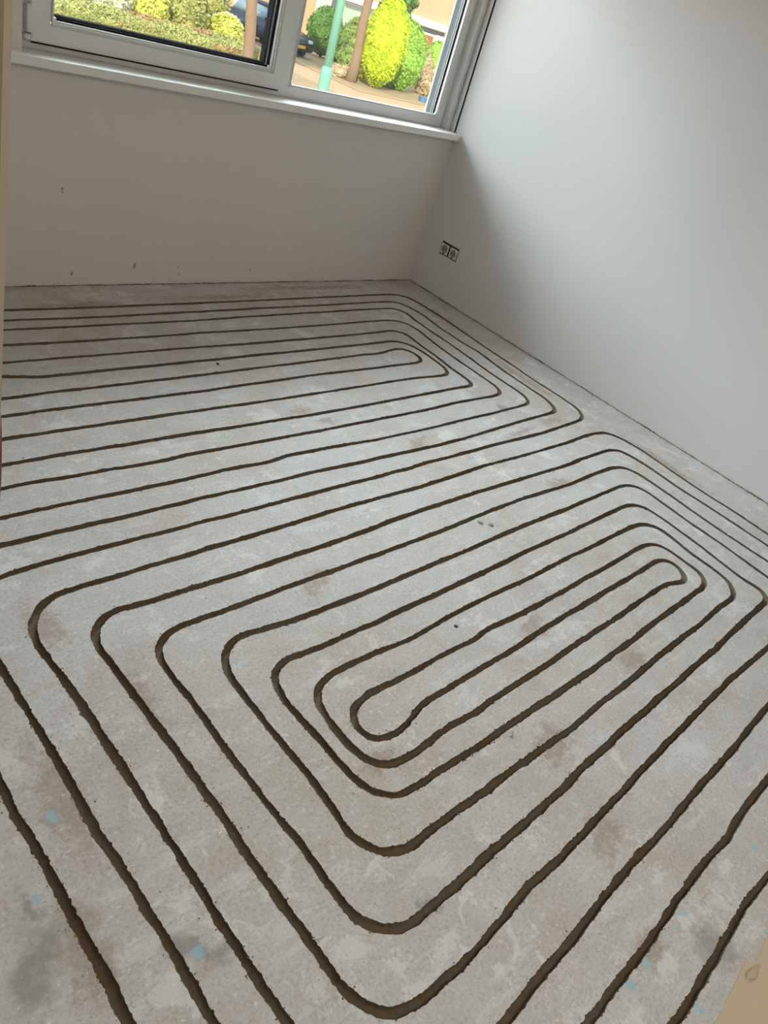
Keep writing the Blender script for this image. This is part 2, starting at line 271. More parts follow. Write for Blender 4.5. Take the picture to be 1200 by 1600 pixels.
# ------------------------------------------------------------------ the screed floor with its milled channels
X0, X1, Y0, Y1 = -4.7, 0.0, -4.4, 0.0
PATHS = [
[4300,223,2724,223,2466,229,2163,228,1848,228,1791,225,1424,219,967,210,494,205,382,207,329,212,266,254,250,358,242,540,254,720,269,947,273,1155,286,1361,281,1498,285,1603,285,1643,311,1687,346,1724,369,1739,448,1748,772,1766,1158,1761,1499,1762,1651,1760,1737,1768,1863,1763,1919,1767,2180,1763,2393,1761,2567,1762,2729,1757,2765,1760,2961,1755,3153,1755,3280,1759,3322,1763,3358,1772,3388,1789,3411,1812,3427,1841,3437,1877,3440,1919,3438,2051,3438,2143,3437,2227,3436,2306,3437,2386,3439,2465,3441,2533,3442,2562,3438,2615,3439,2687,3439,2750,3436,2815,3440,2877,3439,2903,3438,2955,3439,2976,3440,3265,3437,3305,3428,3338,3412,3366,3391,3387,3363,3403,3330,3412,3290,3415,2845,3413,2739,3412,2632,3411,2501,3407,2372,3402,2233,3403,2144,3410,2092,3401,1951,3399,1831,3401,570,3400,530,3397,497,3388,469,3372,448,3351,432,3323,423,3290,420,3250,429,2846,427,2682,429,2512,434,2353,421,2186,430,2095,447,2026,523,2003,676,2002,795,2003,878,2011,1222,2006,1553,1999,1851,2000,2089,2003,2143,2009,2351,2013,2554,2014,2739,2017,2883,2011,2914,2009,3023,2008,3099,2001,3136,1998,3172,2013,3204,2042,3217,2073,3221,2113,3215,2134,3218,2214,3216,2305,3214,2391,3214,2462,3214,2519,3214,2538,3214,2571,3212,2626,3215,2681,3220,2725,3217,2786,3217,2842,3215,2905,3214,2987,3218,3051,3213,3092,3199,3123,3182,3151,3161,3164,3119,3175,3053,3179,2983,3182,2928,3180,2868,3175,2804,3171,2736,3165,2623,3169,2541,3166,2464,3164,2322,3156,2181,3151,1978,3148,1675,3141,1473,3140,1189,3147,850,3155,810,3152,777,3143,749,3127,728,3106,712,3078,703,3045,700,3005,703,2955,691,2798,686,2676,687,2536,675,2401,671,2310,703,2255,776,2235,957,2239,1144,2238,1213,2242,1527,2239,1840,2245,2108,2248,2322,2251,2366,2251,2451,2252,2670,2246,2781,2240,2860,2228,2900,2229,2938,2248,2955,2261,2980,2301,2989,2345,2989,2403,2989,2472,2988,2539,2988,2618,2986,2690,2991,2756,2998,2817,3003,2845,2993,2872,2979,2895,2965,2912,2945,2928,2911,2942,2875,2943,2826,2937,2767,2936,2649,2940,2520,2944,2374,2946,2237,2952,2198,2949,2075,2945,1932,2948,1818,2943,1574,2936,1312,2937,1152,2930,1034,2937,982,2916,938,2869,926,2811,928,2690,909,2585,903,2517,947,2466,1034,2450,1242,2453,1453,2455,1519,2452,1812,2457,2080,2451,2328,2459,2457,2466,2549,2457,2602,2459,2690,2455,2738,2456,2787,2467,2818,2487,2834,2519,2841,2554,2845,2605,2848,2653,2842,2695,2831,2726,2818,2742,2790,2760,2740,2767,2678,2765,2621,2759,2551,2755,2476,2761,2361,2756,2246,2758,2117,2757,1959,2755,1897,2752,1658,2749,1407,2742,1249,2743,1192,2764,1158,2775,1144,2770,1102,2732,1085,2693,1102,2656,1159,2641,1300,2644,1551,2647,1746,2651,1805,2649,1974,2651,2089,2656,2201,2658,2319,2657,2433,2660,2523,2659,2571,2661,2615,2673,2671,2692,2714,2699,2758,2690,2779,2681,2794,2660,2798,2627,2780,2591,2747,2568,2694,2561,2646,2562,2543,2567,2436,2563,2328,2564,2245,2572,2205,2558,1954,2566,1682,2565,1613,2562,1416,2562,1215,2556,1092,2556,1030,2586,1016,2641,1021,2721,1015,2771,1047,2815,1102,2836,1249,2836,1515,2837,1764,2846,2037,2847,2091,2846,2237,2845,2393,2843,2536,2843,2662,2839,2753,2839,2820,2838,2846,2830,2865,2816,2890,2780,2901,2733,2903,2674,2901,2609,2903,2546,2904,2480,2902,2428,2886,2389,2854,2362,2811,2356,2731,2361,2669,2366,2580,2362,2472,2367,2430,2365,2229,2364,1971,2358,1673,2351,1376,2354,1308,2349,1139,2347,927,2344,849,2358,814,2399,809,2482,815,2617,823,2701,839,2817,848,2911,833,2970,859,3010,885,3023,933,3025,1054,3026,1297,3030,1411,3036,1645,3036,1889,3043,2065,3045,2191,3048,2345,3048,2428,3056,2523,3056,2638,3059,2762,3058,2858,3061,2939,3061,3006,3063,3040,3058,3069,3044,3081,3032,3103,3007,3113,2977,3114,2937,3113,2872,3109,2811,3107,2773,3112,2739,3112,2698,3113,2636,3115,2562,3113,2492,3108,2415,3105,2359,3110,2285,3109,2220,3106,2182,3069,2142,3026,2124,2982,2123,2953,2124,2812,2126,2638,2126,2444,2125,2251,2127,2205,2126,1979,2124,1690,2116,1359,2111,1041,2123,968,2119,822,2116,670,2114,586,2139,558,2198,555,2290,565,2474,575,2624,574,2747,569,2902,570,3125,573,3165,582,3198,598,3226,619,3247,647,3263,680,3272,720,3275,1506,3273,1654,3276,1797,3281,1916,3281,2083,3282,2224,3288,2336,3290,2413,3285,2526,3286,2630,3291,2713,3296,2742,3298,2805,3299,2880,3297,2942,3302,3004,3301,3185,3300,3225,3297,3258,3288,3286,3272,3307,3251,3323,3223,3332,3190,3335,3150,3335,3054,3337,3008,3339,2960,3338,2906,3337,2850,3334,2789,3332,2721,3333,2635,3331,2605,3331,2532,3332,2464,3334,2381,3333,2317,3331,2235,3332,2153,3337,2077,3339,2046,3339,2005,3329,1967,3308,1930,3275,1901,3236,1883,3188,1881,3121,1881,3027,1881,2927,1880,2836,1879,2802,1877,2645,1878,2422,1874,2193,1871,2018,1874,1967,1875,1774,1880,1570,1875,1450,1872,1400,1867,1173,1872,921,1876,681,1875,594,1867,467,1866,360,1880,322,1919,301,1988,290,2078,308,2268,317,2458,309,2631,318,2803,310,3380,313,3420,322,3453,338,3481,359,3502,387,3518,420,3527,460,3530,2152,3528,2268,3522,2404,3526,2545,3530,2682,3535,3405,3530,3445,3527,3478,3518,3506,3502,3527,3481,3543,3453,3552,3420,3555,3380,3554,2890,3552,2827,3551,2767,3551,2693,3551,2626,3551,2551,3552,2488,3553,2467,3554,2417,3553,2350,3555,1805,3552,1762,3542,1726,3526,1697,3503,1674,3473,1658,3437,1648,3395,1645,3281,1645,3103,1645,2906,1649,2698,1649,2661,1647,2524,1649,2333,1651,2129,1651,1905,1663,1832,1662,1769,1663,1657,1667,1477,1671,1286,1668,1030,1655,793,1645,568,1638,496,1635,466,1621,438,1582,414,1502,415,1387,411,1205,379,990,396,847,395,671,369,490,390,365,427,315,474,305,580,299,1047,309,1488,311,1849,319,1902,318,2214,326,2510,326,2760,316,4300,316],
[4300,397,2791,397,2544,403,2254,403,1956,408,1902,405,1547,395,1114,392,661,387,553,388,526,396,483,446,500,563,508,709,505,841,515,1006,531,1182,532,1362,529,1441,555,1495,575,1518,612,1528,889,1539,1145,1543,1435,1549,1657,1546,1728,1548,1950,1534,2188,1525,2290,1541,2439,1531,2592,1534,2630,1535,2846,1534,3052,1530,3238,1532,4300,1532],
[4300,522,2843,522,2602,531,2323,534,2031,533,1978,530,1646,537,1234,541,795,533,705,535,669,539,604,583,591,668,620,844,631,996,633,1135,637,1259,637,1330,658,1377,684,1400,736,1406,985,1400,1298,1414,1534,1415,1604,1414,1938,1414,2258,1412,2514,1406,2553,1406,2677,1414,2836,1407,2996,1405,3091,1397,3182,1400,4300,1400],
[4300,656,2897,656,2658,655,2389,659,2107,660,2058,660,1738,668,1337,669,914,663,819,655,771,659,728,710,743,845,746,976,765,1118,765,1215,772,1261,787,1282,820,1288,921,1284,1173,1292,1421,1295,1496,1296,1847,1301,2177,1297,2442,1289,2482,1287,2718,1290,2940,1283,3137,1284,4300,1284],
[4300,752,2937,752,2871,771,2807,785,2653,784,2452,781,2178,779,2130,779,1815,777,1423,776,1015,772,925,768,867,773,817,814,793,894,796,986,801,1072,816,1123,836,1147,875,1160,968,1152,1143,1146,1282,1147,1361,1149,1725,1150,2075,1151,2357,1150,2398,1148,2643,1147,2880,1148,3081,1146,4300,1146],
[4300,902,2987,902,2943,906,2855,898,2580,899,2246,894,2201,894,1891,887,1506,879,1199,872,1100,878,1057,869,977,850,905,852,864,901,867,961,883,993,918,1011,1010,1010,1152,1008,1232,1009,1605,1001,1976,1009,2277,1019,2320,1017,2638,1014,2875,1011,3030,1014,4300,1014]]
CAMXY = np.array([-3.92, -3.31])
def resample(flat):
    p = -np.array(flat, float).reshape(-1, 2)/1000
    d = np.r_[0, np.cumsum(np.hypot(*np.diff(p, axis=0).T))]
    s = np.arange(0, d[-1], .005)
    q = np.c_[np.interp(s, d, p[:, 0]), np.interp(s, d, p[:, 1])]
    sg = 5; k = np.exp(-np.arange(-15, 16)**2/(2*sg*sg)); k /= k.sum()     # 2.5 cm smoothing: the saw never turns on the spot
    pad = np.pad(q, ((15, 15), (0, 0)), mode='edge')
    q = np.c_[np.convolve(pad[:, 0], k, 'valid'), np.convolve(pad[:, 1], k, 'valid')]
    keep = [0]; acc = 0
    for i in range(1, len(q)):
        acc += .005; dist = np.hypot(*(q[i]-CAMXY))
        if acc >= (.0045 if dist < 1.7 else .0095 if dist < 2.8 else .0145): keep.append(i); acc = 0
    return q[keep]
def smooth_noise(n, sg, amp):
    k = np.exp(-np.arange(-3*sg, 3*sg+1)**2/(2.*sg*sg)); k /= k.sum()
    r = np.convolve(rng.normal(size=n+6*sg), k, 'valid'); return r/ r.std()*amp
verts2 = []; edges2 = []; kinds = {}; grooves = []
def addv(x, y): verts2.append(Vector((float(x), float(y)))); return len(verts2)-1
for flat in PATHS:
    q = resample(flat); n = len(q)
    tg = np.gradient(q, axis=0); tg /= np.hypot(*tg.T)[:, None]; nl = np.c_[-tg[:, 1], tg[:, 0]]
    curv = np.abs(np.gradient(np.unwrap(np.arctan2(tg[:, 1], tg[:, 0]))))
    curv = np.convolve(curv, np.ones(15)/15, 'same')
    wob = smooth_noise(n, 12, .0009); hw = .0099+smooth_noise(n, 20, .0006)+np.clip(curv*.02, 0, .0022)
    rims = []
    for s in (1, -1):
        e = smooth_noise(n, 2, .0009)+rng.normal(size=n)*.0007
        chip = (rng.random(n) < .07)*rng.random(n)*.0035
        w = np.maximum(hw+e+chip, .0065)
        rims.append(q+nl*(s*w+wob)[:, None])
    i0 = len(verts2)
    L = [addv(*p) for p in rims[0]]; Rr = [addv(*p) for p in rims[1]]
    for a, b in zip(L, L[1:]): edges2.append((a, b)); kinds[(a, b)] = ('G_on_right')
    for a, b in zip(Rr, Rr[1:]): edges2.append((a, b)); kinds[(a, b)] = ('G_on_left')
    edges2.append((L[0], Rr[0])); kinds[(L[0], Rr[0])] = 'G_on_left'
    edges2.append((L[-1], Rr[-1])); kinds[(L[-1], Rr[-1])] = 'G_on_right'
    grooves.append((q, nl, rims, hw))
cs = [addv(*p) for p in ((X0, Y0), (X1, Y0), (X1, Y1), (X0, Y1))]
for k in range(4): edges2.append((cs[k], cs[(k+1) % 4]))
ov, oe, of, orv, ore, orf = delaunay_2d_cdt(verts2, edges2, [], 0, 1e-7)
con = {}
for k, e in enumerate(oe):
    for src in ore[k]:
        if src < len(edges2): con.setdefault((min(e), max(e)), []).append(src)
tri_of = {}
for ti, f in enumerate(of):
    for a, b in zip(f, f[1:]+f[:1]): tri_of.setdefault((min(a, b), max(a, b)), []).append((ti, a, b))
inside = [None]*len(of); stack = []
for ek, srcs in con.items():
    for src in srcs:
        kd = kinds.get(edges2[src])
        if not kd: continue
        A, B = verts2[edges2[src][0]], verts2[edges2[src][1]]
        for ti, a, b in tri_of.get(ek, []):
            same = (ov[b]-ov[a]).dot(B-A) > 0       # faces come out counter-clockwise: interior on the left of a->b
            g = same if kd == 'G_on_left' else not same
            if inside[ti] is None: inside[ti] = g; stack.append(ti)
while stack:
    ti = stack.pop(); f = of[ti]
    for a, b in zip(f, f[1:]+f[:1]):
        ek = (min(a, b), max(a, b))
        if ek in con: continue
        for tj, _, _ in tri_of[ek]:
            if inside[tj] is None: inside[tj] = inside[ti]; stack.append(tj)
top = [list(f) for ti, f in enumerate(of) if not inside[ti]]
nv = len(ov)
fv = [(v.x, v.y, 0.0) for v in ov]+[(X0, Y0, -.08), (X1, Y0, -.08), (X1, Y1, -.08), (X0, Y1, -.08)]
top.append([nv+3, nv+2, nv+1, nv])
floor = obj('floor', pyd(fv, top), M_floor); tag(floor, kind='structure')
for (q, nl, rims, hw) in grooves:
    n = len(q); dep = .0185+smooth_noise(n, 15, .0012)
    rows = []
    for i in range(n):
        l, r = rims[0][i], rims[1][i]; c = (l+r)/2; h = (l-r)/2; d = dep[i]; J = lambda a: (random.random()-.5)*a
        rows += [(l[0], l[1], 0.0), (*(c+h*(.93+J(.06))), -d*.5), (*(c+h*(.80+J(.1))), -d*.93), (*c, -d*(1+J(.10))),
                 (*(c-h*(.80+J(.1))), -d*.93), (*(c-h*(.93+J(.06))), -d*.5), (r[0], r[1], 0.0)]
    fs = [(i*7+j, i*7+j+1, i*7+8+j, i*7+7+j) for i in range(n-1) for j in range(6)]
    fs += [tuple(range(7)), tuple((n-1)*7+j for j in range(6, -1, -1))]
    g = obj('groove', pyd([tuple(map(float, r)) for r in rows], fs), M_groove, floor, smooth=True)

# ------------------------------------------------------------------ walls, ceiling
H = 2.6
def plaster_sheet(name, axis, u0, u1, z1, thick, mat, parent, holes=()):
    """skin of plaster on plane axis ('x' or 'y') = 0 with a ragged lower edge and rectangular holes (u0,u1,z0,z1)"""
    bm = bmesh.new(); P3 = (lambda u, z, d: (d, u, z)) if axis == 'x' else (lambda u, z, d: (u, d, z))
    N = int((u1-u0)/.012); us = [u0+(u1-u0)*k/N for k in range(N+1)]; zb = .06
    rag = [max(.001, .0025+.004*noise.noise(Vector((u*9, 3, axis == 'x')))+.006*abs(noise.noise(Vector((u*45, 1, 5))))) for u in us]
    lo = [bm.verts.new(P3(u, r, 0)) for u, r in zip(us, rag)]; hi = [bm.verts.new(P3(u, zb, 0)) for u in us]
    bk = [bm.verts.new(P3(u, r+.003, thick)) for u, r in zip(us, rag)]
    for k in range(N):
        bm.faces.new((lo[k], lo[k+1], hi[k+1], hi[k])); bm.faces.new((lo[k+1], lo[k], bk[k], bk[k+1]))
    xs = sorted({u0, u1, *[h[0] for h in holes], *[h[1] for h in holes]}); zs = sorted({zb, z1, *[h[2] for h in holes], *[h[3] for h in holes]})
    for a, b in zip(xs, xs[1:]):
        for c, d in zip(zs, zs[1:]):
            if any(h[0] <= a and b <= h[1] and h[2] <= c and d <= h[3] for h in holes): continue
            bm.faces.new([bm.verts.new(P3(*p, 0)) for p in ((a, c), (b, c), (b, d), (a, d))])
    for h in holes:
        cr = [(h[0], h[2]), (h[1], h[2]), (h[1], h[3]), (h[0], h[3])]
        for k in range(4):
            p, r = cr[k], cr[(k+1) % 4]
            bm.faces.new([bm.verts.new(P3(*p, 0)), bm.verts.new(P3(*r, 0)), bm.verts.new(P3(*r, thick)), bm.verts.new(P3(*p, thick))])
    bmesh.ops.remove_doubles(bm, verts=bm.verts, dist=1e-5)
    return obj(name, bm, mat, parent)
wr = obj('wall_right', boxes([(.012, .27, -4.4, .27, -.1, H)]), M_masonry); tag(wr, kind='structure')
plaster_sheet('plaster', 'x', -4.4, .20, H, .012, M_wall, wr, [(-.3195, -.166, .2585, .3400)])
WX0, WX1, WZ0, WZ1 = -2.565, -.036, .935, 2.33
wb = obj('wall_back', boxes([(-4.95, .012, .012, .27, -.1, .895), (-4.95, WX0-.03, .012, .27, .895, H), (WX0-.03, .012, .012, .27, WZ1+.03, H)]), M_masonry); tag(wb, kind='structure')
plaster_sheet('plaster', 'y', -4.7, 0, H, .012, M_wallb, wb, [(WX0-.005, 0, .895, WZ1+.005)])
wl = obj('wall_left', boxes([(-4.95, -4.7, -4.4, .012, -.1, H)]), M_wall); tag(wl, kind='structure')
wf = obj('wall_front', boxes([(-4.95, .27, -4.65, -4.4, -.1, H)]), M_wall); tag(wf, kind='structure')
cl = obj('ceiling', boxes([(-4.95, .27, -4.65, .27, H, H+.2)]), M_ceiling); tag(cl, kind='structure')

# ------------------------------------------------------------------ window
win = obj('window_1', ring(WX0, WX1, WZ0, WZ1, (.060, .050, .050, .06), .10, .175), M_upvc); tag(win, kind='structure')
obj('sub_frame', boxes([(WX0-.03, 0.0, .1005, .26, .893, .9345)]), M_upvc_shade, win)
obj('window_sill', boxes([(-4.05, -.001, -.055, .10, .900, .935)], bev=.004), M_sill, win)
MUX0, MUX1 = -1.300, -1.226
obj('mullion', boxes([(MUX0, MUX1, .1015, .172, WZ0+.046, WZ1-.05)], bev=.002), M_upvc, win)
# fixed light on the right: bead, gasket, glass, spacer
gx0, gx1, gz0, gz1 = -1.226, -.088, .983, 2.27
obj('glazing_bead', ring(gx0-.002, gx1+.002, gz0-.001, gz1+.001, (.012, .018, .014, .018), .092, .122, .007), M_upvc, win)
obj('gasket', ring(gx0+.006, gx1+.001, gz0, gz1, (.004, .015, .011, .012), .118, .131, 0), M_rubber, win)
obj('spacer_bar', ring(gx0+.008, gx1+.001, gz0-.002, gz1, (.004, .014, .008, .010), .134, .142, 0), M_spacer, win)
obj('gasket', ring(gx0+.008, gx1+.001, gz0-.002, gz1, (.006, .012, .007, .012), .144, .148, 0), M_rubber, win)
for y in (.131, .149): obj('glass_pane', boxes([(gx0+.002, gx1+.002, y, y+.004, gz0-.002, gz1+.002)]), M_glass, win)
# opening sash on the left
sx0, sx1, sz0, sz1 = -2.507, -1.290, .964, 2.30
sash = obj('sash', ring(sx0, sx1, sz0, sz1, (.078, .060, .068, .068), .078, .150, .004), M_upvc, win)
bx0, bx1, bz0, bz1 = sx0+.078, sx1-.060, sz0+.068, sz1-.068
obj('glazing_bead', ring(bx0-.001, bx1+.001, bz0-.001, bz1+.001, (.014, .018, .018, .018), .074, .108, .010), M_upvc, sash)
obj('gasket', ring(bx0+.010, bx1-.015, bz0+.015, bz1-.015, (.006, .009, .009, .012), .100, .113, 0), M_rubber, sash)
obj('spacer_bar', ring(bx0+.012, bx1-.022, bz0+.018, bz1-.02, .004, .118, .122, 0), M_spacer, sash)
obj('gasket', ring(bx0+.012, bx1-.018, bz0+.018, bz1-.02, (.012, .016, .014, .02), .123, .158, 0), M_rubber, sash)
for y in (.113, .150): obj('glass_pane', boxes([(bx0+.004, bx1-.004, y, y+.004, bz0+.006, bz1-.006)]), M_glass, sash)
obj('gap_shade_strip', boxes([(sx0+.01, sx1-.004, .090, .0995, .957, .966)]), M_rubber, sash)  # dark strip painting in the shadow line below the sash, no real seal
hb = boxes([(-2.527, -2.503, .062, .099, .993, 1.088), (-2.530, -2.508, .070, .1, .966, .988)], bev=.006)
obj('hinge', hb, M_upvc, sash)
# plaster stop on the wall side and the strip on the far side
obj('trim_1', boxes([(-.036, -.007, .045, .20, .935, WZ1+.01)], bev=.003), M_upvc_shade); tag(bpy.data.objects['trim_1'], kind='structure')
obj('trim_2', boxes([(WX0-.030, WX0-.002, .040, .20, .935, WZ1+.01)], bev=.003), M_upvc); tag(bpy.data.objects['trim_2'], kind='structure')
# outside reveal board seen through the glass
obj('trim_3', boxes([(-.121, -.02, .176, .187, .935, WZ1+.1)], bev=.002), M_bluepaint); tag(bpy.data.objects['trim_3'], kind='structure')

# ------------------------------------------------------------------ sockets
M_sock = simple('off_white_socket_plastic', (.74, .73, .69), .4)
M_well = simple('grey_socket_well', (.30, .295, .28), .5)
M_dark = simple('dark_socket_gap', (.03, .027, .022), .8)
M_steel = simple('galvanised_steel', (.45, .45, .44), .4, .8)
def socket(yc, zc, label):
    e = empty('power_socket', (0, yc, zc))
    bm = bmesh.new(); box(bm, .001, .0119, yc-.0335, yc+.0335, zc-.036, zc+.036, bev=.001)
    obj('back_box', bm, M_dark, e)
    obj('mounting_plate', boxes([(-.002, .0008, yc-.0325, yc+.0325, zc-.033, zc+.030)], bev=.0015), M_sock, e)
    # round well of the insert: a rim ring with a sunken disc
    bm = bmesh.new(); seg = 32
    prof = [(.024, -.002), (.024, -.007), (.0215, -.0078), (.0195, -.007), (.0185, -.0022)]
    rs = [[bm.verts.new((x, yc+r*math.cos(2*PI*k/seg), zc+r*math.sin(2*PI*k/seg))) for k in range(seg)] for r, x in prof]
    for A, B in zip(rs, rs[1:]):
        for k in range(seg): bm.faces.new((A[k], A[(k+1) % seg], B[(k+1) % seg], B[k]))
    bm.faces.new(rs[-1]); bmesh.ops.recalc_face_normals(bm, faces=bm.faces)
    obj('insert', bm, M_well, e, smooth=False)
    for s in (-1, 1):
        obj('contact_hole', tube([(-.0036, yc+s*.0095, zc), (-.0015, yc+s*.0095, zc)], .0035), M_dark, e)
        obj('earth_clip', boxes([(-.0065, -.0022, yc-.003, yc+.003, zc+s*.0175-.0018, zc+s*.0175+.0018)], bev=.0005), M_steel, e)
    obj('claw_screw', tube([(-.0035, yc, zc-.0275), (-.0018, yc, zc-.0275)], .0055), M_dark, e)
    tag(e, label, 'socket', 'uncovered wall sockets on the right wall')
socket(-.2050, .2985, 'uncovered off-white wall socket nearer the window corner, left of its twin')
socket(-.2820, .2985, 'uncovered off-white wall socket farther from the corner, right of its twin')

# ------------------------------------------------------------------ loose dirt and chips on the screed
def pebble(bm, c, s, flat=.6):
    r = bmesh.ops.create_icosphere(bm, subdivisions=1, radius=s)
    k = random.random()*99; rot = Matrix.Rotation(random.random()*6.3, 3, 'Z')
    for v in r['verts']:
        p = v.co.copy(); p *= 1+.55*noise.noise(p*(1.3/s)+Vector((k, k, k))); p.z *= flat; p.x *= 1.3
        v.co = rot @ p + Vector(c)
M_crumb = simple('brown_milling_crumbs', (.14, .105, .072), .95, var=.5, scale=60, spec=.1)
M_chip_light = simple('pale_plaster_chip', (.66, .64, .60), .8, var=.1, scale=80)
M_chip_dark = simple('dark_mortar_chip', (.06, .052, .045), .9, var=.4, scale=90)
M_chip_grey = simple('grey_mortar_chip', (.30, .29, .28), .9, var=.4, scale=90)
cv = []; cf = []
tet = np.array([[1, 1, 1], [-1, -1, 1], [-1, 1, -1], [1, -1, -1]], float)
def crumb(x, y, z, s):
    b = len(cv); A = rng.normal(size=(3, 3))*.35+np.eye(3)
    for t in tet: cv.append(tuple((A@t)*s*.6*np.array([1, 1, .6])+[x, y, z+s*.45]))
    cf.extend([(b, b+1, b+2), (b, b+3, b+1), (b, b+2, b+3), (b+1, b+3, b+2)])
for (q, nl, rims, hw) in grooves:
    n = len(q); dens = np.clip(smooth_noise(n, 40, 1)+.2, 0, 3)
    for i in range(n):
        near = np.hypot(*(q[i]-CAMXY)) < 2.8
        if rng.random() < (.45 if near else .5)*(.3+dens[i]):
            s = rng.choice([0, 1]); o = abs(rng.normal())*.004
            d = (rims[s][i]-q[i]); d = d/np.hypot(*d); p = rims[s][i]+d*(o-.0008)
            if X0+.02 < p[0] < -.01 and p[1] < -.01: crumb(p[0], p[1], -.0004, .0007+rng.random()**3*.0021)
        if rng.random() < .10*(.2+dens[i]):
            p = rims[0][i]+(rims[0][i]-q[i])*rng.random()*2.5
            if p[0] < -.01 and p[1] < -.01: crumb(p[0], p[1], 0, .0005+rng.random()**4*.0022)
for k in range(1500):                                      # dirt swept against the walls
    if rng.random() < .5: x, y = -abs(rng.normal())*.012-.003, -rng.random()*4.2-.02
    else: x, y = -rng.random()*4.4-.02, -abs(rng.normal())*.012-.003
    crumb(x, y, 0, .0008+rng.random()**2*.003)
me = pyd([tuple(map(float, v)) for v in cv], cf)
tag(obj('milling_dirt', me, M_crumb), 'brown crumbs and dust left along the milled channels and wall edges', 'dirt', kind='stuff')
def chip(name, x, y, s, mat, label, cat='chip', flat=.5, n=1):
    bm = bmesh.new()
    for k in range(n): pebble(bm, ((random.random()-.5)*s*1.6 if k else 0, (random.random()-.5)*s*1.6 if k else 0, s*.35*flat+.0004), s*(1 if k == 0 else .6), flat)
    o = obj(name, bm, mat); o.location = (x, y, 0); tag(o, label, cat); return o
chip('mortar_chip', -2.051, -.821, .008, M_chip_dark, 'small black chip lying alone between far rows below the window', n=3)
chip('mortar_chip', -1.730, -2.151, .010, M_chip_grey, 'grey flat chip, left one of a pair in the middle of the floor')
chip('mortar_chip', -1.697, -2.177, .009, M_chip_grey, 'grey flat chip, right one of a pair in the middle of the floor')
chip('plaster_chip', -.565, -2.707, .006, M_chip_light, 'tiny pale chip on a channel near the right wall', flat=.8)
chip('mortar_chip', -2.257, -2.498, .006, M_chip_dark, 'brown chip lying between the inner rows of the near loop', n=2)
chip('mortar_chip', -2.21, -3.40, .004, M_chip_dark, 'black speck beside the last channel at right edge of floor')
cu = obj('wood_shaving', tube([(-2.440, -2.868, .0012), (-2.430, -2.872, .002), (-2.422, -2.869, .004), (-2.418, -2.862, .003)], [.0006, .0014, .0014, .0006], 8), M_chip_grey, smooth=True)
tag(cu, 'curled grey shaving lying between two rows below the inner loop', 'shaving')
stick = obj('plaster_splinter', tube([(-3.209, -2.966, .0012), (-3.198, -2.971, .0016), (-3.188, -2.975, .0012)], [.0008, .0012, .0006], 8), M_chip_light)
tag(stick, 'thin white splinter beside a channel at the lower left of the floor', 'splinter')

# ------------------------------------------------------------------ cardboard, board, pipe
M_card = simple('brown_cardboard', (.52, .405, .285), .8, var=.05, scale=25)
bm = bmesh.new()
outl = [(-1.9, -3.60), (-2.20, -3.588), (-2.31, -3.590), (-2.40, -3.596), (-2.43, -3.580), (-2.50, -3.584), (-2.62, -3.590), (-3.35, -3.60), (-3.36, -4.3), (-1.9, -4.3)]
b0 = [bm.verts.new((x, y, .0005)) for x, y in outl]; t0 = [bm.verts.new((x, y, .0040)) for x, y in outl]
bm.faces.new(t0); bm.faces.new(b0[::-1])
for k in range(len(outl)):
    j = (k+1) % len(outl); bm.faces.new((t0[k], b0[k], b0[j], t0[j]))
bmesh.ops.recalc_face_normals(bm, faces=bm.faces)
card = obj('cardboard_sheet', bm, M_card); tag(card, 'brown cardboard sheet lying on the floor in the bottom right corner', 'cardboard')
M_card2 = simple('torn_cardboard_ply', (.50, .41, .29), .8)
bm = bmesh.new()
fl = [(-2.405, -3.603, .0045), (-2.443, -3.611, .0045), (-2.470, -3.596, .0065), (-2.452, -3.590, .009), (-2.425, -3.596, .007)]
a = [bm.verts.new(p) for p in fl]; b = [bm.verts.new((p[0], p[1], p[2]+.0008)) for p in fl]
bm.faces.new(a[::-1]); bm.faces.new(b)
for k in range(5): j = (k+1) % 5; bm.faces.new((a[k], a[j], b[j], b[k]))
bmesh.ops.recalc_face_normals(bm, faces=bm.faces)
obj('torn_flap', bm, M_card2, card)
M_board = simple('beige_painted_wood', (.30, .225, .14), .6, var=.12, scale=7)
M_board2 = simple('cream_painted_edge', (.42, .37, .28), .6)
bd = empty('leaning_board', (-3.62, -2.462, 0))
def prism(pts, off):
    bm = bmesh.new(); A = [bm.verts.new(p) for p in pts]; B = [bm.verts.new(Vector(p)+Vector(off)) for p in pts]
    bm.faces.new(A); bm.faces.new(B[::-1]); n = len(pts)
    for k in range(n): bm.faces.new((A[k], B[k], B[(k+1) % n], A[(k+1) % n]))
    bmesh.ops.recalc_face_normals(bm, faces=bm.faces); return bm
def lean(z): return (-3.6175+(.0275)*z/1.398, -2.4625-.0095*z/1.398)
(lx0, ly0), (lx1, ly1) = lean(.0), lean(2.1)
obj('board_face', prism([(lx0-.006, ly0+.004, 0), (lx0-.16, ly0+.11, 0), (lx1-.16, ly1+.11, 2.1), (lx1-.006, ly1+.004, 2.1)], (.006, .0185, 0)), M_board, bd)
obj('board_edge', prism([(lx0, ly0, 0), (lx0-.006, ly0+.004, 0), (lx1-.006, ly1+.004, 2.1), (lx1, ly1, 2.1)], (.006, .0185, 0)), M_board2, bd)
tag(bd, 'narrow beige wooden board leaning upright, cut off by the left edge', 'board')
M_red = simple('dark_red_plastic_pipe', (.16, .018, .016), .4)
